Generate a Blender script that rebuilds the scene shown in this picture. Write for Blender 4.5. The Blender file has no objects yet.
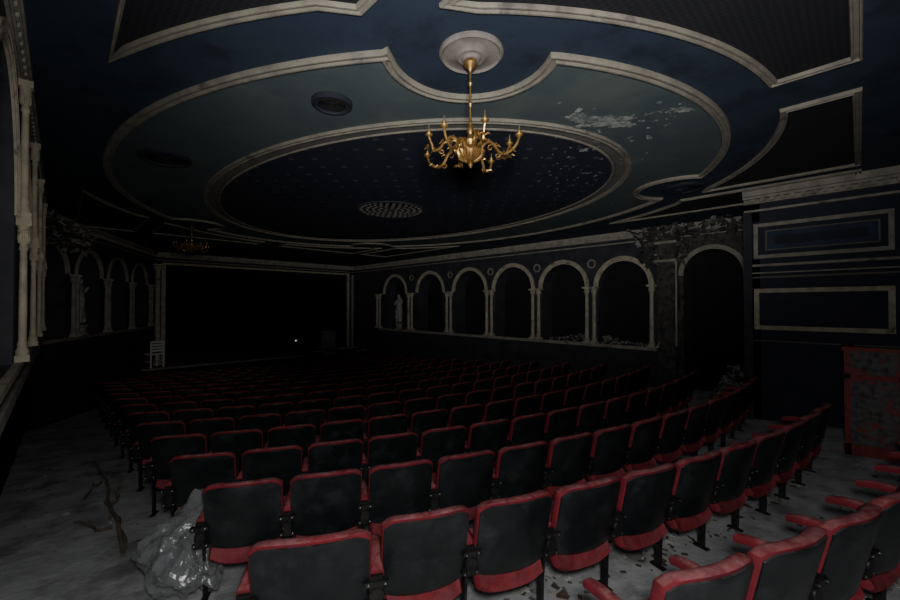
import bpy, bmesh, math, random
from math import sin, cos, pi, radians, sqrt, atan2, tan, asin
from mathutils import Vector, Matrix, noise
random.seed(7)
scene = bpy.context.scene
CAMZ = 1.9
CEIL = 3.87
RC=7.2; RR=13.0
def off(u): return RR-sqrt(RR*RR-(u-RC)**2)
def floor_z(t,u=5.0):
    return -0.07*(max(t-off(u),-1.0)-.12)

# ------------------------------------------------------------------ materials
def mat(name, c1, c2=None, rough=0.7, nscale=4.0, lo=0.4, hi=0.65, bump=0.0, bscale=30.0, metal=0.0,
        dust=None, dust_amt=0.5, detail=8.0, spec=0.5, c3=None, c3lo=0.6, c3hi=0.66, c3scale=2.0):
    m = bpy.data.materials.new(name); m.use_nodes = True
    nt = m.node_tree; N = nt.nodes; L = nt.links
    b = N["Principled BSDF"]
    b.inputs["Roughness"].default_value = rough
    b.inputs["Metallic"].default_value = metal
    b.inputs["Specular IOR Level"].default_value = spec
    geo = N.new("ShaderNodeNewGeometry")
    src = geo.outputs["Position"]
    def ns(scale, det=8.0):
        n = N.new("ShaderNodeTexNoise"); n.inputs["Scale"].default_value = scale
        n.inputs["Detail"].default_value = det; n.inputs["Roughness"].default_value = 0.62
        L.new(src, n.inputs["Vector"]); return n
    def mix(fac, a, bb):
        x = N.new("ShaderNodeMix"); x.data_type = 'RGBA'
        L.new(fac, x.inputs[0])
        if isinstance(a, tuple): x.inputs[6].default_value = (*a, 1)
        else: L.new(a, x.inputs[6])
        if isinstance(bb, tuple): x.inputs[7].default_value = (*bb, 1)
        else: L.new(bb, x.inputs[7])
        return x.outputs[2]
    def ramp(out, l, h):
        r = N.new("ShaderNodeMapRange"); r.inputs[1].default_value = l; r.inputs[2].default_value = h
        L.new(out, r.inputs[0]); return r.outputs[0]
    col = c1
    if c2 is not None:
        col = mix(ramp(ns(nscale, detail).outputs[0], lo, hi), c1, c2)
    if c3 is not None:
        col = mix(ramp(ns(c3scale, 10).outputs[0], c3lo, c3hi), col, c3)
    if dust is not None:
        sep = N.new("ShaderNodeSeparateXYZ"); L.new(geo.outputs["Normal"], sep.inputs[0])
        up = ramp(sep.outputs[2], 0.3, 1.0)
        nn = ramp(ns(14).outputs[0], 0.35, 0.7)
        mm = N.new("ShaderNodeMath"); mm.operation = 'MULTIPLY'; L.new(up, mm.inputs[0]); L.new(nn, mm.inputs[1])
        m2 = N.new("ShaderNodeMath"); m2.operation = 'MULTIPLY'; L.new(mm.outputs[0], m2.inputs[0]); m2.inputs[1].default_value = dust_amt
        col = mix(m2.outputs[0], col, dust)
    if isinstance(col, tuple): b.inputs["Base Color"].default_value = (*col, 1)
    else: L.new(col, b.inputs["Base Color"])
    if bump > 0:
        bp = N.new("ShaderNodeBump"); bp.inputs["Strength"].default_value = bump; bp.inputs["Distance"].default_value = 0.02
        L.new(ns(bscale).outputs[0], bp.inputs["Height"]); L.new(bp.outputs[0], b.inputs["Normal"])
    return m

M = {}
M['red'] = mat('red_upholstery', (0.27,0.018,0.028), (0.16,0.012,0.02), 0.8, 9, bump=0.25, bscale=60, dust=(0.52,0.27,0.26), dust_amt=0.65)
M['black'] = mat('black_seat_back', (0.009,0.011,0.012), (0.018,0.020,0.021), 0.32, 6, bump=0.12, bscale=70, dust=(0.2,0.2,0.2), dust_amt=0.4, c3=(0.045,0.048,0.05), c3scale=5, c3lo=.53, c3hi=.78)
M['iron'] = mat('cast_iron', (0.02,0.02,0.022), (0.05,0.045,0.04), 0.5, 20, metal=0.5)
M['bolt'] = mat('bolt_steel', (0.35,0.35,0.35), None, 0.35, metal=0.9)
M['floor'] = mat('concrete_floor', (0.46,0.465,0.465), (0.66,0.665,0.66), 0.85, 3.2, bump=0.45, bscale=18, c3=(0.24,0.235,0.23), c3scale=2.6, c3lo=.48, c3hi=.66)
M['cream'] = mat('cream_plaster', (0.44,0.39,0.28), (0.28,0.25,0.18), 0.8, 7, bump=0.4, bscale=40, c3=(0.08,0.07,0.06), c3scale=4, c3lo=.6, c3hi=.7)
M['creamd'] = mat('aged_plaster_trim', (0.31,0.285,0.235), (0.19,0.175,0.145), 0.85, 5, bump=0.3, bscale=50, c3=(0.10,0.09,0.08), c3scale=3, c3lo=.6, c3hi=.7)
M['ctrim'] = mat('ceiling_trim_paint', (0.25,0.225,0.175), (0.165,0.148,0.12), 0.85, 5, bump=0.3, bscale=50, c3=(0.10,0.09,0.08), c3scale=3, c3lo=.6, c3hi=.7)
M['blue'] = mat('ceiling_blue_paint', (0.016,0.028,0.05), (0.022,0.037,0.062), 0.85, 1.5, bump=0.1, c3=(0.010,0.016,0.03), c3scale=2.4, c3lo=.5, c3hi=.65)
M['teal'] = mat('ceiling_teal_paint', (0.080,0.103,0.106), (0.062,0.086,0.095), 0.9, 1.6, bump=0.15, c3=(0.11,0.128,0.116), c3scale=1.0, c3lo=.5, c3hi=.7)
M['tan'] = mat('tan_band', (0.14,0.13,0.11), (0.1,0.095,0.085), 0.9, 4)
M['navyw'] = mat('navy_wall_paint', (0.010,0.013,0.024), (0.016,0.018,0.03), 0.8, 3, bump=0.2)
M['bluew'] = mat('blue_panel_paint', (0.018,0.026,0.052), (0.026,0.036,0.07), 0.8, 3)
M['wall'] = mat('dark_wall_plaster', (0.022,0.023,0.03), (0.04,0.04,0.045), 0.9, 3, bump=0.4, bscale=20, c3=(0.012,0.012,0.018), c3scale=2)
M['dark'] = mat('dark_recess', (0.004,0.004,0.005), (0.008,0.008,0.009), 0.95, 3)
M['maroon'] = mat('maroon_drape', (0.05,0.008,0.014), (0.03,0.005,0.01), 0.9, 3)
M['rubble'] = mat('broken_plaster', (0.36,0.35,0.33), (0.10,0.095,0.09), 0.95, 10, lo=.35, hi=.6, bump=0.8, bscale=25)
M['brick'] = mat('exposed_masonry', (0.075,0.068,0.062), (0.022,0.02,0.02), 0.95, 8, bump=0.9, bscale=20)
M['brass'] = mat('gilded_brass', (0.58,0.35,0.12), (0.3,0.18,0.06), 0.42, 25, metal=0.85)
M['wax'] = mat('candle_sleeve', (0.14,0.11,0.06), None, 0.6)
M['wood'] = mat('splintered_wood', (0.2,0.15,0.1), (0.1,0.08,0.055), 0.85, 12, bump=.4)
M['stage'] = mat('stage_boards', (0.20,0.19,0.18), (0.11,0.105,0.1), 0.8, 3)
M['paper'] = mat('litter_paper', (0.7,0.68,0.62), (0.3,0.26,0.2), 0.9, 6)
M['leaf'] = mat('dry_debris', (0.14,0.10,0.065), (0.07,0.055,0.04), 0.9, 6)
M['whitep'] = mat('white_chair_paint', (0.7,0.7,0.68), None, 0.6)
M['boothred'] = mat('worn_red_paint', (0.26,0.03,0.03), (0.12,0.02,0.02), 0.7, 10)
M['boothgrey'] = mat('speckled_board', (0.13,0.12,0.115), (0.05,0.045,0.045), 0.9, 16, c3=(0.24,0.05,0.045), c3scale=7, c3lo=.55,c3hi=.62)
M['stone'] = mat('statue_plaster', (0.40,0.38,0.34), (0.24,0.22,0.2), 0.8, 9)
M['medal'] = mat('medallion_plaster', (0.23,0.20,0.175), (0.16,0.135,0.12), 0.85, 9)
M['flake'] = mat('peeled_white_plaster', (0.38,0.39,0.36), (0.12,0.145,0.14), 0.9, 16, lo=.42, hi=.6)

def star_mat():
    m = bpy.data.materials.new('starred_navy'); m.use_nodes=True
    N=m.node_tree.nodes; L=m.node_tree.links; b=N["Principled BSDF"]; b.inputs["Roughness"].default_value=.85
    g=N.new("ShaderNodeNewGeometry")
    v=N.new("ShaderNodeTexVoronoi"); v.voronoi_dimensions='2D'; v.inputs["Scale"].default_value=3.2; v.inputs["Randomness"].default_value=0.0
    mp=N.new("ShaderNodeMapping"); mp.inputs["Rotation"].default_value=(0,0,radians(45))
    L.new(g.outputs["Position"],mp.inputs[0]); L.new(mp.outputs[0],v.inputs["Vector"])
    r=N.new("ShaderNodeMapRange"); r.inputs[1].default_value=.15; r.inputs[2].default_value=.09; L.new(v.outputs["Distance"],r.inputs[0])
    n=N.new("ShaderNodeTexNoise"); n.inputs["Scale"].default_value=2.2; L.new(g.outputs["Position"],n.inputs["Vector"])
    r2=N.new("ShaderNodeMapRange"); r2.inputs[1].default_value=.36; r2.inputs[2].default_value=.56; L.new(n.outputs[0],r2.inputs[0])
    mu=N.new("ShaderNodeMath"); mu.operation='MULTIPLY'; L.new(r.outputs[0],mu.inputs[0]); L.new(r2.outputs[0],mu.inputs[1])
    mx=N.new("ShaderNodeMix"); mx.data_type='RGBA'; L.new(mu.outputs[0],mx.inputs[0])
    mx.inputs[6].default_value=(0.011,0.014,0.030,1); mx.inputs[7].default_value=(0.085,0.08,0.07,1)
    L.new(mx.outputs[2],b.inputs["Base Color"]); return m
M['stars']=star_mat()
def hex_mat():
    m = bpy.data.materials.new('patterned_black_panel'); m.use_nodes=True
    N=m.node_tree.nodes; L=m.node_tree.links; b=N["Principled BSDF"]; b.inputs["Roughness"].default_value=.9
    g=N.new("ShaderNodeNewGeometry")
    v=N.new("ShaderNodeTexVoronoi"); v.voronoi_dimensions='2D'; v.inputs["Scale"].default_value=22; v.inputs["Randomness"].default_value=0.1
    L.new(g.outputs["Position"],v.inputs["Vector"])
    r=N.new("ShaderNodeMapRange"); r.inputs[1].default_value=.25; r.inputs[2].default_value=.6; L.new(v.outputs["Distance"],r.inputs[0])
    mx=N.new("ShaderNodeMix"); mx.data_type='RGBA'; L.new(r.outputs[0],mx.inputs[0])
    mx.inputs[6].default_value=(0.003,0.003,0.005,1); mx.inputs[7].default_value=(0.009,0.010,0.016,1)
    L.new(mx.outputs[2],b.inputs["Base Color"]); return m
M['hex']=hex_mat()
def plastic_mat():
    m = bpy.data.materials.new('clear_plastic_sheet'); m.use_nodes=True
    N=m.node_tree.nodes; L=m.node_tree.links; b=N["Principled BSDF"]
    b.inputs["Base Color"].default_value=(0.30,0.305,0.31,1); b.inputs["Roughness"].default_value=.24
    b.inputs["Specular IOR Level"].default_value=.9
    b.inputs["Coat Weight"].default_value=.8; b.inputs["Coat Roughness"].default_value=.2
    b.inputs["Alpha"].default_value=.56
    g=N.new("ShaderNodeNewGeometry")
    n=N.new("ShaderNodeTexNoise"); n.inputs["Scale"].default_value=10; n.inputs["Detail"].default_value=2; n.inputs["Distortion"].default_value=2.0
    L.new(g.outputs["Position"],n.inputs["Vector"])
    bp=N.new("ShaderNodeBump"); bp.inputs["Strength"].default_value=.5; bp.inputs["Distance"].default_value=.02
    L.new(n.outputs[0],bp.inputs["Height"]); L.new(bp.outputs[0],b.inputs["Normal"]); return m
M['plastic']=plastic_mat()
def emis(name,c,s):
    m=bpy.data.materials.new(name); m.use_nodes=True; b=m.node_tree.nodes["Principled BSDF"]
    b.inputs["Emission Color"].default_value=(*c,1); b.inputs["Emission Strength"].default_value=s; return m
M['bulb']=emis('lit_bulb',(1,.97,.9),1.0)

# ------------------------------------------------------------------ mesh builder
class MB:
    def __init__(s): s.v=[]; s.f=[]; s.m=[]; s.mats=[]
    def mi(s,k):
        if k not in s.mats: s.mats.append(k)
        return s.mats.index(k)
    def add(s,vs,fs,k):
        o=len(s.v); s.v+= [tuple(p) for p in vs]; i=s.mi(k)
        for f in fs: s.f.append([o+a for a in f]); s.m.append(i)
    def box(s,x0,x1,y0,y1,z0,z1,k,mtx=None):
        vs=[Vector((x,y,z)) for z in (z0,z1) for y in (y0,y1) for x in (x0,x1)]
        if mtx: vs=[mtx@p for p in vs]
        s.add(vs,[(0,2,3,1),(4,5,7,6),(0,1,5,4),(2,6,7,3),(0,4,6,2),(1,3,7,5)],k)
    def lathe(s,prof,c,k,n=20,mtx=None):
        vs=[];fs=[]
        for (r,z) in prof:
            for i in range(n):
                a=2*pi*i/n; p=Vector((r*cos(a),r*sin(a),z))
                if mtx: p=mtx@p
                vs.append(p+Vector(c))
        for j in range(len(prof)-1):
            for i in range(n):
                fs.append((j*n+i,j*n+(i+1)%n,(j+1)*n+(i+1)%n,(j+1)*n+i))
        fs.append(tuple(range(n-1,-1,-1))); fs.append(tuple((len(prof)-1)*n+i for i in range(n)))
        s.add(vs,fs,k)
    def tube(s,pts,r,k,n=8):
        pts=[Vector(p) for p in pts]; vs=[];fs=[]
        rr=r if isinstance(r,(list,tuple)) else [r]*len(pts)
        ref=Vector((0.13,0.31,0.94)).normalized()
        for i,p in enumerate(pts):
            d=(pts[min(i+1,len(pts)-1)]-pts[max(i-1,0)]).normalized()
            a=d.cross(ref)
            if a.length<.05: a=d.cross(Vector((1,0,0)))
            a.normalize(); b=d.cross(a)
            for j in range(n):
                an=2*pi*j/n; vs.append(p+(a*cos(an)+b*sin(an))*rr[i])
        for i in range(len(pts)-1):
            for j in range(n): fs.append((i*n+j,i*n+(j+1)%n,(i+1)*n+(j+1)%n,(i+1)*n+j))
        fs.append(tuple(range(n-1,-1,-1))); fs.append(tuple((len(pts)-1)*n+j for j in range(n)))
        s.add(vs,fs,k)
    def pillow(s,f,layers,nu,nv,k):
        vs=[];fs=[]; L=len(layers); G=(nu+1)*(nv+1)
        for (d,ins) in layers:
            for j in range(nv+1):
                for i in range(nu+1):
                    vs.append(f(-1+2*i/nu,j/nv,d,ins))
        idx=lambda l,i,j:l*G+j*(nu+1)+i
        for j in range(nv):
            for i in range(nu):
                fs.append((idx(0,i,j),idx(0,i+1,j),idx(0,i+1,j+1),idx(0,i,j+1)))
                fs.append((idx(L-1,i,j),idx(L-1,i,j+1),idx(L-1,i+1,j+1),idx(L-1,i+1,j)))
        per=[(i,0) for i in range(nu)]+[(nu,j) for j in range(nv)]+[(i,nv) for i in range(nu,0,-1)]+[(0,j) for j in range(nv,0,-1)]
        for l in range(L-1):
            for q in range(len(per)):
                a=per[q]; b=per[(q+1)%len(per)]
                fs.append((idx(l,*a),idx(l+1,*a),idx(l+1,*b),idx(l,*b)))
        s.add(vs,fs,k)
    def merge(s,o,mtx):
        off_=len(s.v); s.v+=[tuple(mtx@Vector(p)) for p in o.v]
        mp=[s.mi(k) for k in o.mats]
        for f,m in zip(o.f,o.m): s.f.append([off_+a for a in f]); s.m.append(mp[m])
    def mesh(s,name,smooth=True,recalc=True,ang=40):
        me=bpy.data.meshes.new(name); me.from_pydata(s.v,[],s.f)
        for k in s.mats: me.materials.append(M[k])
        me.polygons.foreach_set('material_index',s.m)
        me.update()
        if recalc:
            bm=bmesh.new(); bm.from_mesh(me); bmesh.ops.recalc_face_normals(bm,faces=bm.faces); bm.to_mesh(me); bm.free()
        if smooth:
            me.polygons.foreach_set('use_smooth',[True]*len(me.polygons))
            try: me.set_sharp_from_angle(angle=radians(ang))
            except Exception: pass
        return me
    def obj(s,name,loc=(0,0,0),rot=0,**kw):
        o=bpy.data.objects.new(name,s.mesh(name,**kw)); scene.collection.objects.link(o)
        o.location=loc; o.rotation_euler=(0,0,rot); return o
def inst(name,me,loc,rot=0,sc=None):
    o=bpy.data.objects.new(name,me); scene.collection.objects.link(o); o.location=loc; o.rotation_euler=(0,0,rot)
    if sc: o.scale=sc
    return o

# ------------------------------------------------------------------ room shell (X = across hall, Y = toward stage)
TST=18.3; RW=10.95; PW=8.65; FZ=-1.5
b=MB(); vs=[];fs=[]
NX,NY=26,90
for j in range(NY+1):
    y=-4+(TST+4)*j/NY
    for i in range(NX+1):
        x=-1.7+(RW+2.0)*i/NX; vs.append((x,y,floor_z(y,x)))
for j in range(NY):
    for i in range(NX):
        a=j*(NX+1)+i; fs.append((a,a+1,a+NX+2,a+NX+1))
b.add(vs,fs,'floor'); b.obj('floor',smooth=True,recalc=False)
b=MB(); b.box(-1.8,RW+.4,-4.1,TST+.1,CEIL,CEIL+.1,'blue'); b.obj('ceiling',smooth=False)

def arcade(b,mp,bays,z0,z1,D,kw,kback,n=16):
    for (s0,s1,c,hw,zb,zs) in bays:
        def quad(a,bb,cc,dd,k=kw,d=0): b.add([mp(*a,d),mp(*bb,d),mp(*cc,d),mp(*dd,d)],[(0,1,2,3)],k)
        if zb>z0: quad((s0,z0),(s1,z0),(s1,zb),(s0,zb))
        quad((s0,zb),(c-hw,zb),(c-hw,z1),(s0,z1)); quad((c+hw,zb),(s1,zb),(s1,z1),(c+hw,z1))
        arc=[(c-hw*cos(pi*i/n),zs+hw*sin(pi*i/n)) for i in range(n+1)]
        for i in range(n): quad(arc[i],arc[i+1],(arc[i+1][0],z1),(arc[i][0],z1))
        out=[(c-hw,zb)]+arc+[(c+hw,zb)]
        for i in range(len(out)):
            a=out[i]; q=out[(i+1)%len(out)]
            b.add([mp(*a,0),mp(*q,0),mp(*q,D),mp(*a,D)],[(0,1,2,3)],kw)
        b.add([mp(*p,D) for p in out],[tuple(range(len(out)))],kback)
def archivolt(b,mp,c,hw,zs,k,w=.1,n=24,d=.05,drop=0):
    prof=[(0,0),(0,-d*.6),(w*.25,-d*.6),(w*.3,-d),(w*.55,-d),(w*.6,-d*.6),(w*.8,-d*.6),(w*.85,-d*1.1),(w,-d*1.1),(w,0)]
    vs=[];fs=[];m=len(prof)
    for i in range(n+1):
        a=pi*i/n
        for (r,dd) in prof: vs.append(mp(c-(hw+r)*cos(a),zs+(hw+r)*sin(a),dd))
    for i in range(n):
        for j in range(m-1): fs.append((i*m+j,i*m+j+1,(i+1)*m+j+1,(i+1)*m+j))
    b.add(vs,fs,k)
def bandbox(b,mp,s0,s1,z0,z1,d0,d1,k):
    vs=[mp(s,z,d) for d in (d0,d1) for z in (z0,z1) for s in (s0,s1)]
    b.add(vs,[(0,2,3,1),(4,5,7,6),(0,1,5,4),(2,6,7,3),(0,4,6,2),(1,3,7,5)],k)
def cornice(b,mp,s0,s1,ztop,h,k,proj=.16,dent=True):
    bandbox(b,mp,s0,s1,ztop-h*.3,ztop,0,-proj,k)
    bandbox(b,mp,s0,s1,ztop-h*.42,ztop-h*.3,0,-proj*.75,k)
    bandbox(b,mp,s0,s1,ztop-h*.62,ztop-h*.42,0,-proj*.4,k)
    bandbox(b,mp,s0,s1,ztop-h,ztop-h*.9,0,-proj*.3,k)
    if dent:
        s=s0+.04
        while s<s1-.06:
            bandbox(b,mp,s,s+.06,ztop-h*.56,ztop-h*.42,-proj*.4,-proj*.65,k); s+=.13
def colmesh(h,r,k='cream'):
    b=MB()
    b.box(-r*1.7,r*1.7,-r*1.7,r*1.7,0,.05,k)
    prof=[(r*1.55,.05),(r*1.6,.08),(r*1.15,.11),(r*1.3,.13),(r,.16),(r*.98,h*.4),(r*.85,h-.24),(r*1.1,h-.23),(r*1.1,h-.21),(r*.9,h-.2),(r*1.05,h-.15),(r*1.5,h-.09),(r*1.35,h-.07),(r*1.6,h-.05)]
    b.lathe(prof,(0,0,0),k,14)
    b.box(-r*1.8,r*1.8,-r*1.8,r*1.8,h-.05,h,k)
    for i in range(8):
        a=2*pi*i/8; b.lathe([(.003,-.05),(r*.3,-.02),(r*.35,.02),(.004,.05)],(r*1.1*cos(a),r*1.1*sin(a),h-.13),k,6)
    return b.mesh('column')

# right arcade wall
mpR=lambda s,z,d: (RW+d, s, z)
tcol=[3.62,5.38,7.22,9.15,11.2,13.6,16.0]
SP=CAMZ+.52; SILL=CAMZ-1.08
b=MB(); tr=MB()
bays=[]
for i in range(len(tcol)-1):
    s0=tcol[i]; s1=tcol[i+1]; c=(s0+s1)/2; hw=min((s1-s0)/2-.2,.76)
    bays.append((s0,s1,c,hw,SILL,SP))
for (s0,s1,c,hw,zb,zs) in bays:
    archivolt(tr,mpR,c,hw,zs,'cream',w=.13)
    bandbox(tr,mpR,s0,s1,zb-.09,zb,0,-.1,'creamd')
    for sx in (s0,):
        R=.13; vs=[];fs=[]
        for i in range(20):
            a=2*pi*i/20
            for (r,d) in ((R,0),(R,-.03),(R*.75,-.03),(R*.7,0)): vs.append(mpR(sx+r*cos(a),zs+.66+r*sin(a),d))
        for i in range(20):
            for j in range(3): fs.append((i*4+j,i*4+j+1,((i+1)%20)*4+j+1,((i+1)%20)*4+j))
        tr.add(vs,fs,'creamd')
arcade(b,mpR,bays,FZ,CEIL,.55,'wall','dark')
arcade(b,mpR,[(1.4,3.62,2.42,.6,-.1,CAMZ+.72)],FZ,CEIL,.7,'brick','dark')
archivolt(tr,mpR,2.42,.6,CAMZ+.72,'creamd',w=.1)
bandbox(b,mpR,16.0,TST,FZ,CEIL,0,.1,'wall')
b.obj('wall_right',smooth=False)
cornice(tr,mpR,1.4,TST,CEIL,.3,'creamd')
tr.obj('trim_1')
H=SP-SILL
cm=colmesh(H,.055)
for t in tcol:
    for dt in (-.11,.11): inst('arcade_column',cm,(RW-.09,t+dt,SILL-.0))
# panel wall
b=MB(); b.box(PW,PW+.2,-4,1.41,FZ,CEIL,'navyw'); b.box(PW,RW+.2,1.2,1.41,FZ,CEIL,'brick'); b.obj('wall_right_rear',smooth=False)
mpP=lambda s,z,d:(PW+d,s,z)
tr=MB(); cornice(tr,mpP,-4,1.41,CEIL,.36,'creamd',proj=.2)
def frame(s0,s1,z0,z1,w,k,d=-.035):
    bandbox(tr,mpP,s0,s1,z0,z0+w,0,d,k); bandbox(tr,mpP,s0,s1,z1-w,z1,0,d,k)
    bandbox(tr,mpP,s0,s0+w,z0+w,z1-w,0,d,k); bandbox(tr,mpP,s1-w,s1,z0+w,z1-w,0,d,k)
C=CAMZ
bandbox(tr,mpP,-3.2,1.3,C+.78,C+1.44,0,-.006,'navyw')
frame(-.36,1.28,C+.80,C+1.40,.06,'creamd')
frame(-.22,1.12,C+.93,C+1.27,.02,'tan'); bandbox(tr,mpP,-.2,1.1,C+.95,C+1.25,0,-.012,'bluew')
bandbox(tr,mpP,-.1,1.0,C+1.03,C+1.17,0,-.03,'navyw')
bandbox(tr,mpP,-4,1.41,C+.66,C+.70,0,-.05,'creamd'); bandbox(tr,mpP,-4,1.41,C+.54,C+.56,0,-.04,'creamd')
bandbox(tr,mpP,-4,1.41,C+.46,C+.49,0,-.04,'tan')
frame(-.36,1.28,C-.42,C+.28,.07,'cream')
bandbox(tr,mpP,-.29,1.21,C-.35,C+.21,0,-.01,'navyw')
bandbox(tr,mpP,-4,1.41,C-.62,C-.6,0,-.02,'tan')
bandbox(tr,mpP,1.30,1.42,FZ,CEIL-.36,0,-.07,'wall')
tr.obj('trim_2',smooth=False)

def rough_block(name,x0,x1,y0,y1,z0,z1,k,amp=.06,n=14,seed=0):
    bm=bmesh.new(); bmesh.ops.create_cube(bm,size=1)
    bmesh.ops.subdivide_edges(bm,edges=bm.edges[:],cuts=n,use_grid_fill=True)
    for v in bm.verts:
        p=Vector((x0+(v.co.x+.5)*(x1-x0),y0+(v.co.y+.5)*(y1-y0),z0+(v.co.z+.5)*(z1-z0)))
        q=noise.noise_vector(p*3.1+Vector((seed,0,0)))+noise.noise_vector(p*8+Vector((seed,0,0)))*.5
        v.co=p+q*amp
    me=bpy.data.meshes.new(name); bm.to_mesh(me); bm.free(); me.materials.append(M[k])
    o=bpy.data.objects.new(name,me); scene.collection.objects.link(o); return o
rough_block('wall_pier_broken',RW-.32,RW+.02,3.12,3.5,-.2,CEIL-.02,'brick',.08,22)
rough_block('wall_pier_broken',RW-.28,RW+.02,1.45,1.7,-.1,CEIL-.02,'brick',.07,20,seed=5)
b=MB()
for zz in (CAMZ+1.05,CAMZ+1.5): b.box(RW-.40,RW,3.06,3.56,zz,zz+.06,'creamd')
b.box(RW-.36,RW-.32,3.06,3.1,.9,CEIL-.9,'creamd')
b.obj('trim_7',smooth=False)
b=MB()
for i in range(220):
    t=random.uniform(1.5,4.1); u=RW-random.uniform(.05,.6); L=random.uniform(.04,.26)
    z=CEIL-.03-random.uniform(0,.3)
    if random.random()<.45: z=random.uniform(CAMZ+1.0,CEIL-.03); u=RW-random.uniform(.04,.3); t=random.uniform(2.9,4.0)
    m=Matrix.Translation((u,t,z))@Matrix.Rotation(random.uniform(0,6),4,(random.random(),random.random(),random.random()+.01))
    b.box(-L/2,L/2,-.05,.05,-.012,.012,random.choice(['brick','rubble','brick','brick']),m)
b.obj('hanging_lath_and_plaster',smooth=False)

def rubble(name,cu,ct,ru,rt,n,zf,k='rubble',hmax=.35,smin=.02,smax=.09):
    b=MB()
    for i in range(n):
        a=random.uniform(0,2*pi); r=sqrt(random.random()); u=cu+ru*r*cos(a); t=ct+rt*r*sin(a)
        s=random.uniform(smin,smax); z=zf(t)+hmax*(1-r)*random.uniform(.6,1)
        m=Matrix.Translation((u,t,z+s*.4))@Matrix.Rotation(random.uniform(0,6),4,Vector((random.random(),random.random(),.3+random.random())).normalized())
        b.box(-s,s,-s*random.uniform(.4,1),s*.8,-s*.4,s*.4,random.choice([k,k,'brick']),m)
    return b.obj(name,smooth=False)
rubble('rubble_pile',10.2,1.85,.4,.4,300,lambda t:floor_z(t,10),hmax=.85,smax=.07)
rubble('rubble_pile',RW+.12,5.4,.22,1.5,170,lambda t:SILL,hmax=.28,smax=.05)

# left wall
b=MB(); b.box(-.7,-.5,2.4,11.6,FZ,CEIL,'wall'); b.box(-1.7,-.5,2.2,2.4,FZ,CEIL,'wall'); b.box(-1.8,-1.6,-4,2.4,FZ,CEIL,'wall')
b.obj('wall_left',smooth=False)
b=MB(); b.box(-.5,-.47,2.5,11.6,FZ,.14,'dark'); b.obj('baseboard_left',smooth=False)
mpL=lambda s,z,d:(-.24-d,s,z)
LB=1.27
tl=[4.45,6.1,7.8,9.6,11.6]
fb=MB(); tr=MB()
bl=[(2.5,4.45,3.45,.82,LB+.2,2.55)]
for i in range(len(tl)-1):
    s0,s1=tl[i],tl[i+1]; bl.append((s0,s1,(s0+s1)/2,(s1-s0)/2-.16,LB+.2,2.55))
arcade(fb,mpL,bl,LB,CEIL,.2,'wall','maroon')
fb.obj('wall_left_facade',smooth=False)
for (s0,s1,c,hw,zb,zs) in bl:
    archivolt(tr,mpL,c,hw,zs,'cream',w=.1,d=.025)
    bandbox(tr,mpL,s0,s1,zb-.05,zb,0,-.04,'cream')
    bandbox(tr,mpL,c-.02,c+.02,zb,zs,.15,.1,'creamd')
bandbox(tr,mpL,2.5,11.6,LB-.04,LB+.04,.2,-.03,'creamd')
cornice(tr,mpL,2.5,11.6,CEIL,.26,'creamd',proj=.06)
tr.obj('trim_3')
cl=colmesh(2.55-LB-.2,.024)
cl2=colmesh(CEIL-.26-2.55,.024)
for t in tl[:-1]:
    inst('facade_column',cl,(-.2,t,LB+.2)); inst('facade_column',cl2,(-.2,t,2.55))

# left splay wall
p0=Vector((-.5,11.5,0)); p1=Vector((2.5,TST,0)); dv=(p1-p0); LL=dv.length; dv.normalize(); nv=Vector((-dv.y,dv.x,0))
mpS=lambda s,z,d: tuple(p0+dv*s+nv*d+Vector((0,0,z)))
b=MB(); tr=MB(); nb=4; bw=(LL-.6)/nb
bs=[(i*bw,(i+1)*bw,(i+.5)*bw,.6,CAMZ-.75,CAMZ+.72) for i in range(nb)]
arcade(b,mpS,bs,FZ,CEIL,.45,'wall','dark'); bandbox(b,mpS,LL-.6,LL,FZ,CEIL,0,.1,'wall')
b.obj('wall_left_splay',smooth=False)
cs=colmesh(1.47,.045,'creamd')
for (s0,s1,c,hw,zb,zs) in bs:
    archivolt(tr,mpS,c,hw,zs,'creamd',w=.1); bandbox(tr,mpS,s0,s1,zb-.08,zb,0,-.08,'creamd')
    for dd in (-.09,.09):
        q=mpS(s1+dd,zb,-.09); inst('arcade_column',cs,q)
cornice(tr,mpS,0,LL,CEIL,.3,'creamd')
tr.obj('trim_4')
b=MB()
for i in range(90):
    s=random.uniform(.0,2.2); z=CEIL-random.uniform(.05,.7); L=random.uniform(.05,.3)
    m=Matrix.Translation(mpS(s,z,-random.uniform(.03,.35)))@Matrix.Rotation(random.uniform(0,6),4,Vector((random.random(),random.random(),.2)).normalized())
    b.box(-L/2,L/2,-.04,.04,-.012,.012,random.choice(['rubble','brick']),m)
b.obj('hanging_lath_and_plaster',smooth=False)

# proscenium
SZ=-.3
b=MB(); b.box(2.5,RW,TST,TST+.3,3.42,CEIL,'wall'); b.box(2.2,2.75,TST,TST+.3,FZ,CEIL,'wall'); b.box(10.6,RW+.2,TST,TST+.3,FZ,CEIL,'wall')
b.obj('wall_proscenium',smooth=False)
mpT=lambda s,z,d:(s,TST+d,z)
tr=MB(); cornice(tr,mpT,2.5,RW,CEIL,.3,'creamd')
bandbox(tr,mpT,2.75,10.6,3.42,3.5,0,-.06,'cream')
bandbox(tr,mpT,2.72,2.85,SZ,3.45,0,-.07,'cream'); bandbox(tr,mpT,10.48,10.6,SZ,3.45,0,-.07,'cream')
bandbox(tr,mpT,10.75,10.85,SZ,3.45,0,-.05,'creamd')
tr.obj('trim_5',smooth=False)
pc=colmesh(3.42-SZ,.09); inst('proscenium_column',pc,(2.6,TST-.16,SZ))
b=MB(); b.box(1.9,RW-.01,17.2,25.9,SZ-.08,SZ,'stage'); b.box(1.9,RW-.01,17.25,17.4,FZ,SZ-.08,'dark')
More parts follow.
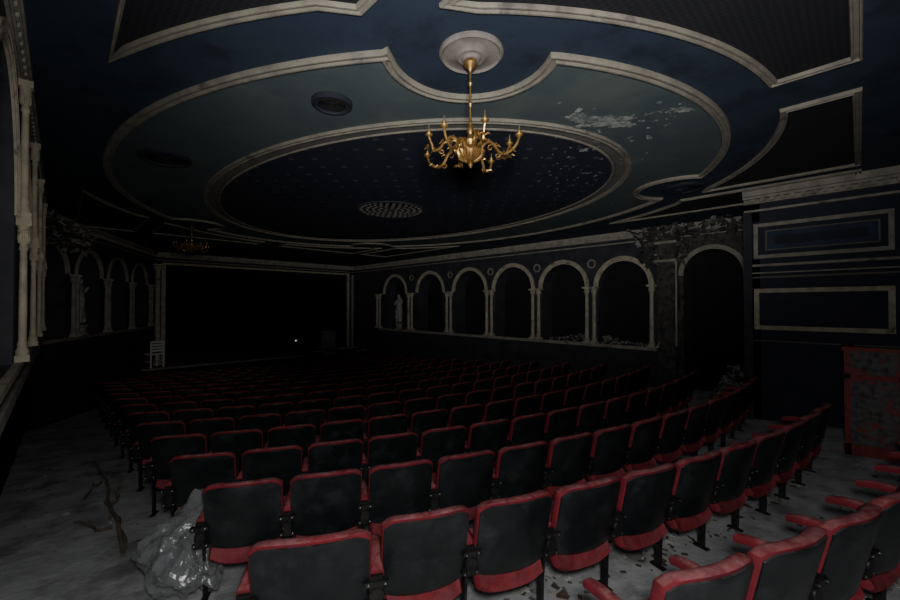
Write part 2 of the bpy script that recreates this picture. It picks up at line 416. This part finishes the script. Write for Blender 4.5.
for i in range(40): b.box(1.9+i*.225,1.9+i*.225+.006,17.2,25.9,SZ,SZ+.004,'dark')
b.obj('floor_stage',smooth=False)
b=MB(); b.box(1.6,RW+.4,26,26.2,FZ,6,'dark'); b.box(1.4,1.6,TST+.3,26,FZ,6,'dark'); b.box(RW+.2,RW+.4,TST+.3,26,FZ,6,'dark'); b.box(1.4,RW+.4,TST+.3,26.2,6,6.1,'dark'); b.obj('wall_stage',smooth=False)
def drape(name,x0,x1,y,z0,z1,k,wave=.06,n=160):
    b=MB(); vs=[];fs=[]
    for i in range(n+1):
        x=x0+(x1-x0)*i/n
        for z in (z0,(z0+z1)/2,z1): vs.append((x,y+wave*sin(i*1.1)+.02*sin(i*.37),z))
    for i in range(n):
        for j in range(2): fs.append((i*3+j,(i+1)*3+j,(i+1)*3+j+1,i*3+j+1))
    b.add(vs,fs,k); return b.obj(name,ang=80)
drape('stage_curtain',2.0,10.8,24.5,SZ+.02,5.8,'dark')
drape('valance_curtain',2.9,10.5,TST+.45,3.0,3.8,'dark',.04)
b=MB(); b.box(-1.8,PW+.2,-4.2,-4,-.2,CEIL,'wall'); b.obj('wall_rear',smooth=False)

# ------------------------------------------------------------------ ceiling ornament
CU,CT=4.85,6.7; EA,EB=5.7,4.42
MED=[(CU-2.57,CT-4.6),(CU+2.57,CT-4.6),(CU-2.57,CT+4.6),(CU+2.57,CT+4.6)]
def ell(a,bb,n=160): return [(CU+bb*cos(2*pi*i/n),CT+a*sin(2*pi*i/n)) for i in range(n)]
def bitten(a,bb,r,n=720):
    e=ell(a,bb,n); out=[]
    ins=lambda p:next((m for m in MED if (p[0]-m[0])**2+(p[1]-m[1])**2<r*r),None)
    st=next(i for i in range(n) if ins(e[i]) is None); i=0
    while i<n:
        p=e[(st+i)%n]; m=ins(p)
        if m is None: out.append(p); i+=3 if ins(e[(st+i+3)%n]) is None else 1; continue
        j=i
        while ins(e[(st+j)%n]) is not None: j+=1
        q=e[(st+j)%n]
        a0=atan2(p[1]-m[1],p[0]-m[0]); a1=atan2(q[1]-m[1],q[0]-m[0]); ai=atan2(CT-m[1],CU-m[0])
        w=lambda x:(x+pi)%(2*pi)-pi
        d0=w(ai-a0); d1=w(a1-ai)
        for k2 in range(13): an=a0+d0*k2/12; out.append((m[0]+r*cos(an),m[1]+r*sin(an)))
        for k2 in range(1,13): an=ai+d1*k2/12; out.append((m[0]+r*cos(an),m[1]+r*sin(an)))
        i=j
    return out
def sweep(b,pts,w,h,k,closed=True,z=CEIL,double=True):
    n=len(pts); P=[Vector((p[0],p[1])) for p in pts]
    prof=[(-.5,0),(-.5,.7),(-.42,1),(-.25,1),(-.2,.45),(.2,.45),(.25,1),(.42,1),(.5,.7),(.5,0)] if double else [(-.5,0),(-.5,.6),(-.2,1),(.2,1),(.5,.6),(.5,0)]
    vs=[];fs=[];m=len(prof)
    for i in range(n):
        if closed: a=P[i-1];c=P[(i+1)%n]
        else: a=P[max(i-1,0)];c=P[min(i+1,n-1)]
        d1=(P[i]-a); d2=(c-P[i])
        if d1.length<1e-6:d1=d2
        if d2.length<1e-6:d2=d1
        d1=d1.normalized();d2=d2.normalized(); d=(d1+d2)
        d=d.normalized() if d.length>.1 else d1
        nn=Vector((-d.y,d.x)); sc=1/max(.6,abs(nn.dot(Vector((-d1.y,d1.x)))))
        for (o,hh) in prof: q=P[i]+nn*o*w*sc; vs.append((q.x,q.y,z-hh*h))
    for i in range(n if closed else n-1):
        for j in range(m-1):
            i2=(i+1)%n; fs.append((i*m+j,i*m+j+1,i2*m+j+1,i2*m+j))
    b.add(vs,fs,k)
def plate(b,pts,z,k,th=.008):
    n=len(pts); b.add([(p[0],p[1],z) for p in pts],[tuple(range(n))],k)
b=MB(); shape=bitten(EA,EB,.66)
plate(b,shape,CEIL-.006,'teal'); plate(b,ell(4.62,3.16),CEIL-.010,'tan'); plate(b,ell(4.45,2.98),CEIL-.014,'stars')
def arcpts(ua,ub,a=EA+.5,bb=EB+.42,n=24,side=-1):
    out=[]
    for i in range(n+1):
        u=ua+(ub-ua)*i/n; q=1-((u-CU)/bb)**2
        out.append((u,CT+side*a*sqrt(max(q,0))))
    return out
panels=[]
for side in (-1,1):
    f=lambda p:(p[0],p[1]) if side==-1 else (p[0],2*CT-p[1])
    for mir in (0,1):
        g=lambda p:f(p) if not mir else (lambda q:(2*CU-q[0],q[1]))(f(p))
        l=[]
        for i in range(25):
            tt=4.75+(2.45-4.75)*i/24; q=1-((tt-CT)/(EA+.5))**2
            uu=CU-(EB+.62)*sqrt(q)
            if uu>.33: l.append((uu,tt))
        pa=[(.27,l[0][1]+.25)]+l+[(1.4,2.3),(1.4,0.0),(.27,0.0)]
        panels.append([g(p) for p in pa])
        pb=[(1.78,0.0)]+[(1.78,1.85)]+arcpts(1.95,4.5)+[(4.5,0.0)]
        panels.append([g(p) for p in pb])
tr=MB()
for p in panels:
    plate(b,p,CEIL-.004,'hex'); sweep(tr,p,.068,.035,'ctrim')
b.obj('ceiling_field',smooth=False,recalc=False)
sweep(tr,shape,.09,.045,'ctrim')
sweep(tr,ell(4.62,3.16),.08,.04,'ctrim'); sweep(tr,ell(4.42,2.95),.04,.03,'ctrim',double=False)
tr.obj('trim_6')
for i,(u,t) in enumerate(MED):
    b=MB(); R=.25
    prof=[(R,0),(R,-.02),(R*.93,-.035),(R*.86,-.02),(R*.8,-.02),(R*.5,-.03),(R*.42,-.05),(R*.3,-.05),(R*.25,-.07),(.02,-.075)]
    b.lathe(prof,(0,0,0),'medal' if i==0 else 'navyw',40); b.obj('ceiling_medallion',(u,t,CEIL-.0))
def vent(u,t,r,k1,k2):
    b=MB(); b.lathe([(r,0),(r,-.03),(r*.9,-.045),(r*.84,-.02)],(0,0,0),k1,36)
    b.lathe([(r*.84,-.012),(r*.8,-.015)],(0,0,0),'dark',36)
    for i in range(1,6): 
        rr=r*.84*i/6; b.lathe([(rr,-.02),(rr,-.035),(rr-.012,-.035),(rr-.012,-.02)],(0,0,0),k2,30)
    b.obj('ceiling_vent',(u,t,CEIL-.012))
vent(1.86,3.53,.19,'navyw','dark'); vent(.98,6.4,.3,'navyw','dark'); vent(7.4,2.0,.28,'navyw','dark')
b=MB(); b.lathe([(.7,0),(.7,-.02),(.66,-.03),(.64,-.015),(.02,-.02)],(0,0,0),'wall',48)
for i in range(1,6):
    rr=.12*i
    for j in range(6*i):
        a=2*pi*j/(6*i); b.lathe([(.04,-.018),(.035,-.03),(.01,-.034)],(rr*cos(a),rr*sin(a),0),'tan',8)
b.obj('ceiling_rosette',(CU,CT,CEIL-.012))
b=MB()
def patch(u,t,L,W,ang,seed,k='flake',n=90,dz=.02):
    pts=[]
    for i in range(n):
        a=2*pi*i/n; q=1+.55*noise.noise(Vector((cos(a)*1.6+seed,sin(a)*1.6,seed)))+.5*noise.noise(Vector((cos(a)*6+seed,sin(a)*6,seed*2)))
        x=L*q*cos(a); y=W*q*sin(a)
        pts.append((u+x*cos(ang)-y*sin(ang),t+x*sin(ang)+y*cos(ang),CEIL-dz-.004*random.random()))
    b.add(pts,[tuple(range(n))],k)
av=radians(-44.3)
patch(4.12,1.86,.27,.11,av,1.3); patch(3.86,2.02,.16,.08,av+.4,4.1,dz=.026); patch(4.3,1.78,.15,.07,av,7.7,dz=.026); patch(4.05,2.05,.10,.04,av-.3,9.2,dz=.03)
patch(4.42,1.22,.12,.06,av,11.5); patch(4.55,2.15,.07,.04,.3,13.1); patch(3.7,1.95,.05,.03,.7,15.1); patch(4.9,1.7,.07,.03,.2,19.1); patch(4.7,2.4,.07,.04,1.2,21.1)
for i in range(110):
    c=random.choice([(4.1,1.95,.5,.25),(4.4,1.4,.25,.2),(4.9,2.3,.7,.5),(6.2,3.6,1.0,.8),(5.4,2.9,.8,.5)])
    patch(c[0]+random.gauss(0,c[2]*.5),c[1]+random.gauss(0,c[3]*.5),random.uniform(.008,.034),random.uniform(.006,.022),random.uniform(0,3),i*3.3,n=14,dz=.022)
b.obj('peeling_plaster',smooth=False,recalc=False)

# ------------------------------------------------------------------ chandelier
def chandelier(loc,drop=.92,k='brass',sx=1.06):
    b=MB(); z=-drop
    b.lathe([(.001,0),(.05,-.005),(.055,-.03),(.03,-.06),(.012,-.08),(.008,-.1)],(0,0,0),k,20)
    b.lathe([(.009,-.08),(.009,z+.34)],(0,0,0),k,10)
    for zz in (.18,.34,.5): b.lathe([(.009,-.02),(.018,0),(.009,.02)],(0,0,z+zz+.15),k,12)
    prof=[(.004,z-.01),(.012,z+.0),(.02,z+.015),(.012,z+.03),(.03,z+.045),(.075,z+.075),(.095,z+.11),(.08,z+.145),(.04,z+.165),(.05,z+.18),(.055,z+.2),(.03,z+.225),(.018,z+.25),(.03,z+.275),(.022,z+.31),(.012,z+.35),(.009,z+.38)]
    b.lathe(prof,(0,0,0),k,24)
    for i in range(12):
        a=2*pi*i/12; pts=[(r*cos(a),r*sin(a),zz) for r,zz in ((.03,z+.04),(.08,z+.07),(.105,z+.11),(.085,z+.155),(.11,z+.175))]
        b.tube(pts,[.006,.013,.015,.011,.003],k,6)
    for i in range(8):
        a=2*pi*(i+.35)/8; ca,sa=cos(a)*sx,sin(a)*sx
        R=.375 if i%2==0 else .31; up=.0 if i%2==0 else .05
        pr=[(.07,.10),(.11,.155),(.15,.165),(.19,.13),(.225,.075),(.265,.05),(.31 if R>.35 else .28,.06),(R-.02,.10),(R,.15)]
        def cat(p,n=5):
            o=[]
            for q in range(len(p)-1):
                p0=p[max(q-1,0)];p1=p[q];p2=p[q+1];p3=p[min(q+2,len(p)-1)]
                for s in range(n):
                    x=s/n; o.append(tuple(.5*((2*p1[j])+(-p0[j]+p2[j])*x+(2*p0[j]-5*p1[j]+4*p2[j]-p3[j])*x*x+(-p0[j]+3*p1[j]-3*p2[j]+p3[j])*x**3) for j in range(2)))
            o.append(p[-1]); return o
        pc_=cat(pr); b.tube([(r*ca,r*sa,z+zz+up) for r,zz in pc_],[.014-.005*q/len(pc_) for q in range(len(pc_))],k,8)
        for (cr,cz,rad,sg) in ((.16,.115,.03,1),(.215,.05,.022,-1)):
            sp=[]
            for q in range(16):
                an=q*.45*sg; rr=rad*(1-q/18); sp.append(((cr+rr*cos(an))*ca,(cr+rr*cos(an))*sa,z+up+cz+rr*sin(an)))
            b.tube(sp,[.006-.0002*q for q in range(16)],k,6)
        for (cr,cz) in ((.12,.16),(.2,.12),(.26,.045),(.31,.065)):
            for sd in (-1,1):
                px,py=-sa*sd,ca*sd
                b.tube([(cr*ca,cr*sa,z+up+cz),((cr+.012)*ca+px*.02,(cr+.012)*sa+py*.02,z+up+cz+.012),((cr+.03)*ca+px*.03,(cr+.03)*sa+py*.03,z+up+cz-.004)],[.004,.009,.001],k,6)
        c=(R*ca,R*sa,z+up+.15)
        b.lathe([(.004,-.01),(.012,0),(.024,.008),(.03,.02),(.026,.02),(.012,.012),(.013,.03),(.015,.045),(.01,.05)],c,k,14)
        b.lathe([(.005,.045),(.005,.085),(.002,.09)],c,'wax',10)
    return b.obj('chandelier',loc)
chandelier((MED[0][0]-.01,MED[0][1]+.0,CEIL-.07),.83)
chandelier((MED[2][0],MED[2][1],CEIL-.07),.62)

# ------------------------------------------------------------------ theatre seats
SS=.94
def seat_mb(arms=(1,)):
    b=MB(); T=tan(radians(13))
    def fb(W,h,z0,yo):
        def f(s,v,d,ins):
            top=h*(1-.02*s*s-.08*abs(s)**9)
            z=ins+v*(top-2*ins)
            z+= .012*abs(s)**4*(1-v)
            return (s*(W-ins),yo+d-.05*(1-s*s)-z*T,z0+z)
        return f
    b.pillow(fb(.248,.465,.405,0),[(0,.012),(.004,.002),(.014,0),(.02,.002)],16,12,'black')
    b.pillow(fb(.254,.484,.405,0),[(.013,.005),(.021,0),(.055,.0),(.078,.008),(.092,.03)],16,12,'red')
    def fs_(s,v,d,ins):
        W=.236-ins; 
        z=.27+ins+v*(.36-2*ins)+.06*abs(s)**3*(1-v)
        y=.045+d-(z-.3)*.10+.03*sin(v*pi*.5)
        if v<.5: y-=.075*(1-v/.5)**1.0
        return (s*W,y,z)
    b.pillow(fs_,[(0,.02),(.015,.004),(.06,0),(.09,.01),(.105,.035)],14,10,'red')
    for sd in arms:
        x=sd*.28
        def fa(s,v,d,ins):
            hw=.035*(1-.18*v) - ins
            y=.0+ins+v*(.36-2*ins)
            if v>.9: hw*=.85
            return (x+s*hw, y, .565+d+.02*sin(v*pi)-.03*max(0,v-.8))
        b.pillow(fa,[(0,.006),(.012,0),(.035,0),(.048,.008),(.054,.018)],6,12,'red')
        def fst(s,v,d,ins):
            z=v*.575; w=.028+.06*max(0,v-.4)
            return (x-.009+d, .10+s*w-.02*v, z)
        b.pillow(fst,[(0,0),(.018,0)],4,14,'iron')
        b.box(x-.022,x+.022,.04,.16,0,.01,'iron')
        mt=Matrix.Rotation(pi/2,4,'Y')
        b.lathe([(.04,-.022),(.045,-.015),(.045,.015),(.04,.022)],(x,.06,.46),'iron',16,mt)
        b.box(x-.028,x+.028,-.035,-.012,.43,.60,'iron')
        b.lathe([(.034,-.012),(.038,-.004),(.038,.006),(.034,.012)],(x,-.03,.50),'iron',14,Matrix.Rotation(pi/2,4,'X'))
        b.box(x-.055,x+.055,-.06,-.03,.56,.585,'iron'); b.box(x-.05,x+.05,-.03,-.01,.43,.455,'iron')
        for zz,yy in ((.572,-.062),(.442,-.032)):
            for xx in (-.038,.038): b.lathe([(.006,-.004),(.006,.003),(.003,.005)],(x+xx,yy,zz),'bolt',8,Matrix.Rotation(pi/2,4,'X'))
    b.v=[(x*SS,y*SS,z*SS) for x,y,z in b.v]
    return b
S1=seat_mb((1,)); S2=seat_mb((-1,1))
me1=S1.mesh('theater_seat'); me2=S2.mesh('theater_seat_end')
def row(t0,u0,u1,joined=False,wide=False):
    ph=asin((u0-RC)/RR); first=True; jb=MB()
    while True:
        u=RC+RR*sin(ph); t=t0+RR-RR*cos(ph)
        if u>u1: break
        loc=(u-.18*sin(ph),t+.18*cos(ph),0); loc=(loc[0],loc[1],floor_z(loc[1],loc[0])); rot=ph+random.uniform(-.02,.02)
        if joined: jb.merge(S2 if first else S1,Matrix.Translation(loc)@Matrix.Rotation(rot,4,'Z'))
        elif first and wide: inst('theater_seat',me2,(loc[0]-.03,loc[1]-.06,loc[2]),rot-.05,(1.16,1,1.0)); ph+=.05/RR
        else: inst('theater_seat',me2 if first else me1,loc,rot)
        first=False; ph+=.53/RR
    if joined: jb.obj('theater_seat_row')
row(-.85,1.80,6.2)
row(.12,.84,6.4,wide=True)
row(1.07,.82,8.2)
row(2.0,.80,8.6)
row(2.95,.80,9.0)
for k in range(4,15):
    t0=.12+.945*k; te=t0+1.6
    ul=.80 if te<11 else max(.80,-.5+3*(te+.3-11.5)/6.8+.9)
    row(t0,ul,9.4,True)

# ------------------------------------------------------------------ plastic bag (crumpled clear sheet with straight creases)
rb=random.Random(21)
def rdir():
    while True:
        v=Vector((rb.uniform(-1,1),rb.uniform(-1,1),rb.uniform(-1,1)))
        if .1<v.length<1: return v.normalized()
planes=[(rdir(),rb.uniform(.78,1.0)) for _ in range(46)]
waves=[(rdir(),f,rb.uniform(0,1),a) for f,a in ((1.3,.11),(1.7,.10),(2.3,.08),(2.9,.06),(3.6,.05),(4.7,.035),(5.9,.028),(7.5,.02))]
tri=lambda x:abs((x%1.0)*2-1)
bm=bmesh.new(); bmesh.ops.create_icosphere(bm,subdivisions=7,radius=1)
for v in bm.verts:
    d=v.co.normalized()
    r=min([1.15]+[h/d.dot(n) for n,h in planes if d.dot(n)>.3])
    q=d+noise.noise_vector(d*1.8)*.35
    for n,f,o,a in waves: r-=a*tri(q.dot(n)*f+o)
    r+=.12
    z=d.z; wid=1.15-.4*max(0,z)
    c=Vector((d.x*.33*r*wid,d.y*.30*r*wid,z*.44*r))
    if z>0: c.x+=.25*z*z
    if c.z<-.31:
        c.z=-.31+(c.z+.31)*.08; c.x*=1.08; c.y*=1.08
    v.co=c*.95
me=bpy.data.meshes.new('plastic_bag'); bm.to_mesh(me); bm.free(); me.materials.append(M['plastic'])
me.polygons.foreach_set('use_smooth',[True]*len(me.polygons))
me.set_sharp_from_angle(angle=radians(25))
bag=inst('plastic_bag',me,(.66,3.33,floor_z(3.33,.66)+.315),radians(-42))

# ------------------------------------------------------------------ aisle debris
b=MB()
def stick(p,q,r,bend=.05):
    p=Vector(p);q=Vector(q); pts=[]
    for i in range(9):
        x=i/8; s=p.lerp(q,x)+noise.noise_vector(Vector((x*3+p.x*9,p.y,0)))*bend; s.z=max(s.z,floor_z(s.y,s.x)+r); pts.append(s)
    b.tube(pts,[r*(1-.5*i/8) for i in range(9)],'wood',6)
for (u0,t0,u1,t1,dz) in ((.42,4.2,.30,6.4,.35),(.44,4.3,.33,5.4,.1),(.32,5.2,.48,5.0,.4),(.2,6.0,.4,6.6,.05),(.35,4.8,.1,5.3,.02)):
    stick((u0,t0,floor_z(t0,u0)+.02),(u1,t1,floor_z(t1,u1)+dz),.016,.10)
b.obj('broken_branch')
b=MB()
for i in range(900):
    u=random.uniform(-.3,7); t=random.uniform(-.6,8)
    if i<680: u=random.uniform(.9,6.8); t=.12+off(u)-.95*random.choice([0,1,0])+random.uniform(.25,.95)
    s=random.uniform(.004,.022)*random.choice([1,1,1.8]); a=random.uniform(0,6)
    m=Matrix.Translation((u,t,floor_z(t,u)+.004+s*.12))@Matrix.Rotation(a,4,'Z')@Matrix.Rotation(random.uniform(-.25,.25),4,'X')
    b.box(-s,s,-s*random.uniform(.3,1),s*.5,-.002,.003,random.choice(['paper','leaf','leaf','rubble']),m)
b.obj('floor_litter',smooth=False)

# ------------------------------------------------------------------ low partition right
b=MB(); bx0,bx1,by0,by1=7.2,8.5,-.9,.14; bz=floor_z(0,7.35); top=CAMZ-.53
for (x0,x1,y0,y1) in ((bx0,bx0+.04,by0,by1),(bx0,bx1,by1-.04,by1)):
    b.box(x0,x1,y0,y1,bz-.02,top-.04,'boothgrey')
b.box(bx0-.03,bx0+.07,by0,by1+.03,top-.05,top,'boothred'); b.box(bx0,bx1,by1-.07,by1+.03,top-.05,top,'boothred')
b.box(bx0-.02,bx0,by0,by1+.02,top-.40,top-.34,'boothred')
b.box(bx0-.02,bx0,by0,by1+.02,bz,bz+.14,'boothred')
for y in (by0,(by0+by1)/2,by1-.05): b.box(bx0-.02,bx0,y,y+.06,bz,top-.05,'boothred')
b.obj('low_partition',smooth=False)

# ------------------------------------------------------------------ white chair + stage lamp
b=MB(); h=.45
for x in (-.2,.2):
    for y in (-.2,.2): b.box(x-.022,x+.022,y-.022,y+.022,0,h if y<0 else .92,'whitep')
b.box(-.23,.23,-.23,.23,h,h+.05,'whitep')
for z in (.56,.66,.76,.86): b.box(-.2,.2,.19,.21,z,z+.07,'whitep')
for x in (-.2,.2): b.box(x-.01,x+.01,-.2,.2,.2,.23,'whitep')
b.obj('white_chair',(2.4,17.45,SZ+.004),radians(200))
b=MB(); b.lathe([(.12,0),(.12,.02),(.015,.03),(.012,.36),(.03,.37),(.03,.40)],(0,0,0),'iron',14); b.lathe([(.02,.40),(.028,.43),(.028,.44),(.02,.455)],(0,0,0),'bulb',14)
b.obj('stage_lamp',(8.42,19.6,SZ+.004))
b=MB()
b.box(9.4,10.2,18.9,18.95,SZ+.004,SZ+.9,'stage'); b.box(9.45,10.15,18.95,19.4,SZ+.004,SZ+.05,'stage')
b.obj('stage_flat',smooth=False)
b=MB()
for (x,y,w,h) in ((9.2,16.9,.9,.5),(8.0,17.0,.5,.35)):
    z=floor_z(y,x); b.box(x,x+w,y-.2,y+.1,z,z+.9+h*.3,'wall'); b.box(x-.03,x+w+.03,y-.23,y+.13,z+.9+h*.3,z+.95+h*.3,'creamd')
b.obj('orchestra_rail',smooth=False)

# ------------------------------------------------------------------ statues
def statue(loc,rot,h=1.2):
    pts={'hip':(0,0,.52),'ch':(0,.01,.70),'nk':(0,.01,.83),'hd':(.01,-.02,.91),'hd2':(.012,-.02,.97),
         'sl':(-.1,.01,.79),'el':(-.16,-.03,.66),'hl':(-.08,-.12,.62),'sr':(.1,.01,.79),'er':(.17,.0,.68),'hr':(.16,-.08,.80),
         'kl':(-.05,-.03,.28),'fl':(-.06,.0,.03),'kr':(.05,.0,.28),'fr':(.06,-.02,.03)}
    rad={'hip':.10,'ch':.10,'nk':.035,'hd':.05,'hd2':.045,'sl':.042,'el':.033,'hl':.02,'sr':.042,'er':.033,'hr':.02,'kl':.085,'fl':.09,'kr':.085,'fr':.09}
    ks=list(pts); E=[('hip','ch'),('ch','nk'),('nk','hd'),('hd','hd2'),('ch','sl'),('sl','el'),('el','hl'),('ch','sr'),('sr','er'),('er','hr'),('hip','kl'),('kl','fl'),('hip','kr'),('kr','fr')]
    me=bpy.data.meshes.new('statue'); me.from_pydata([Vector(pts[k])*h for k in ks],[(ks.index(a),ks.index(c)) for a,c in E],[])
    me.materials.append(M['stone'])
    o=bpy.data.objects.new('statue',me); scene.collection.objects.link(o)
    o.modifiers.new('s','SKIN')
    for i,k in enumerate(ks): me.skin_vertices[0].data[i].radius=(rad[k]*h,rad[k]*h)
    me.skin_vertices[0].data[0].use_root=True
    sb=o.modifiers.new('sub','SUBSURF'); sb.levels=2; sb.render_levels=2
    o.location=loc; o.rotation_euler=(0,0,rot)
    p=MB(); p.lathe([(.2,-.22),(.2,-.18),(.15,-.15),(.15,-.04),(.2,-.02),(.2,0.03)],(0,0,0),'creamd',20)
    q=p.obj('pedestal'); q.parent=o; return o
bc=bays[5]
statue((RW+.22,bc[2],SILL+.22),radians(-90),1.4)
q=mpS(bs[1][2],CAMZ-.75+.22,.2); statue(q,radians(60),1.25)

# ------------------------------------------------------------------ lights
def point(name,loc,e,r=.1,col=(1,1,1)):
    l=bpy.data.lights.new(name,'POINT'); l.energy=e; l.shadow_soft_size=r; l.color=col
    o=bpy.data.objects.new(name,l); o.location=loc; scene.collection.objects.link(o)
def spot(name,loc,tgt,e,ang,blend=.6,r=.1,col=(1,1,1),linear=False):
    l=bpy.data.lights.new(name,'SPOT'); l.energy=e; l.spot_size=radians(ang); l.spot_blend=blend; l.shadow_soft_size=r; l.color=col
    if linear:
        l.use_nodes=True; nt=l.node_tree; em=nt.nodes['Emission']; lf=nt.nodes.new('ShaderNodeLightFalloff')
        lf.inputs[0].default_value=1.0; nt.links.new(lf.outputs['Linear'],em.inputs['Strength'])
    o=bpy.data.objects.new(name,l); o.location=loc; scene.collection.objects.link(o)
    o.rotation_euler=(Vector(tgt)-Vector(loc)).to_track_quat('-Z','Y').to_euler()
point('flash_lamp',(0.0,-.1,2.15),165,.12)
az=radians(53)
spot('hall_fill_spot',(0.1,0,2.3),(.1+8*sin(az),8*cos(az),2.3+8*tan(radians(31))),130,98,.95,.15,linear=True)  # unseen spot added beside the camera to brighten ceiling and arcade
spot('stage_fill_spot',(0.2,.1,2.35),(2.6,17,2.3),20,38,.9,.15,col=(1,.95,.86),linear=True)  # weak extra fill from near the camera, lifts the stage and far left
w=bpy.data.worlds.new('w'); scene.world=w; w.use_nodes=True
w.node_tree.nodes['Background'].inputs[0].default_value=(.5,.55,.6,1); w.node_tree.nodes['Background'].inputs[1].default_value=.02

# ------------------------------------------------------------------ camera
cd=bpy.data.cameras.new('camera'); cd.sensor_width=36; cd.lens=16; cd.clip_start=.03
co=bpy.data.objects.new('camera',cd); scene.collection.objects.link(co)
co.location=(0,0,CAMZ); co.rotation_euler=(radians(90.72),0,radians(-44.3)); scene.camera=co
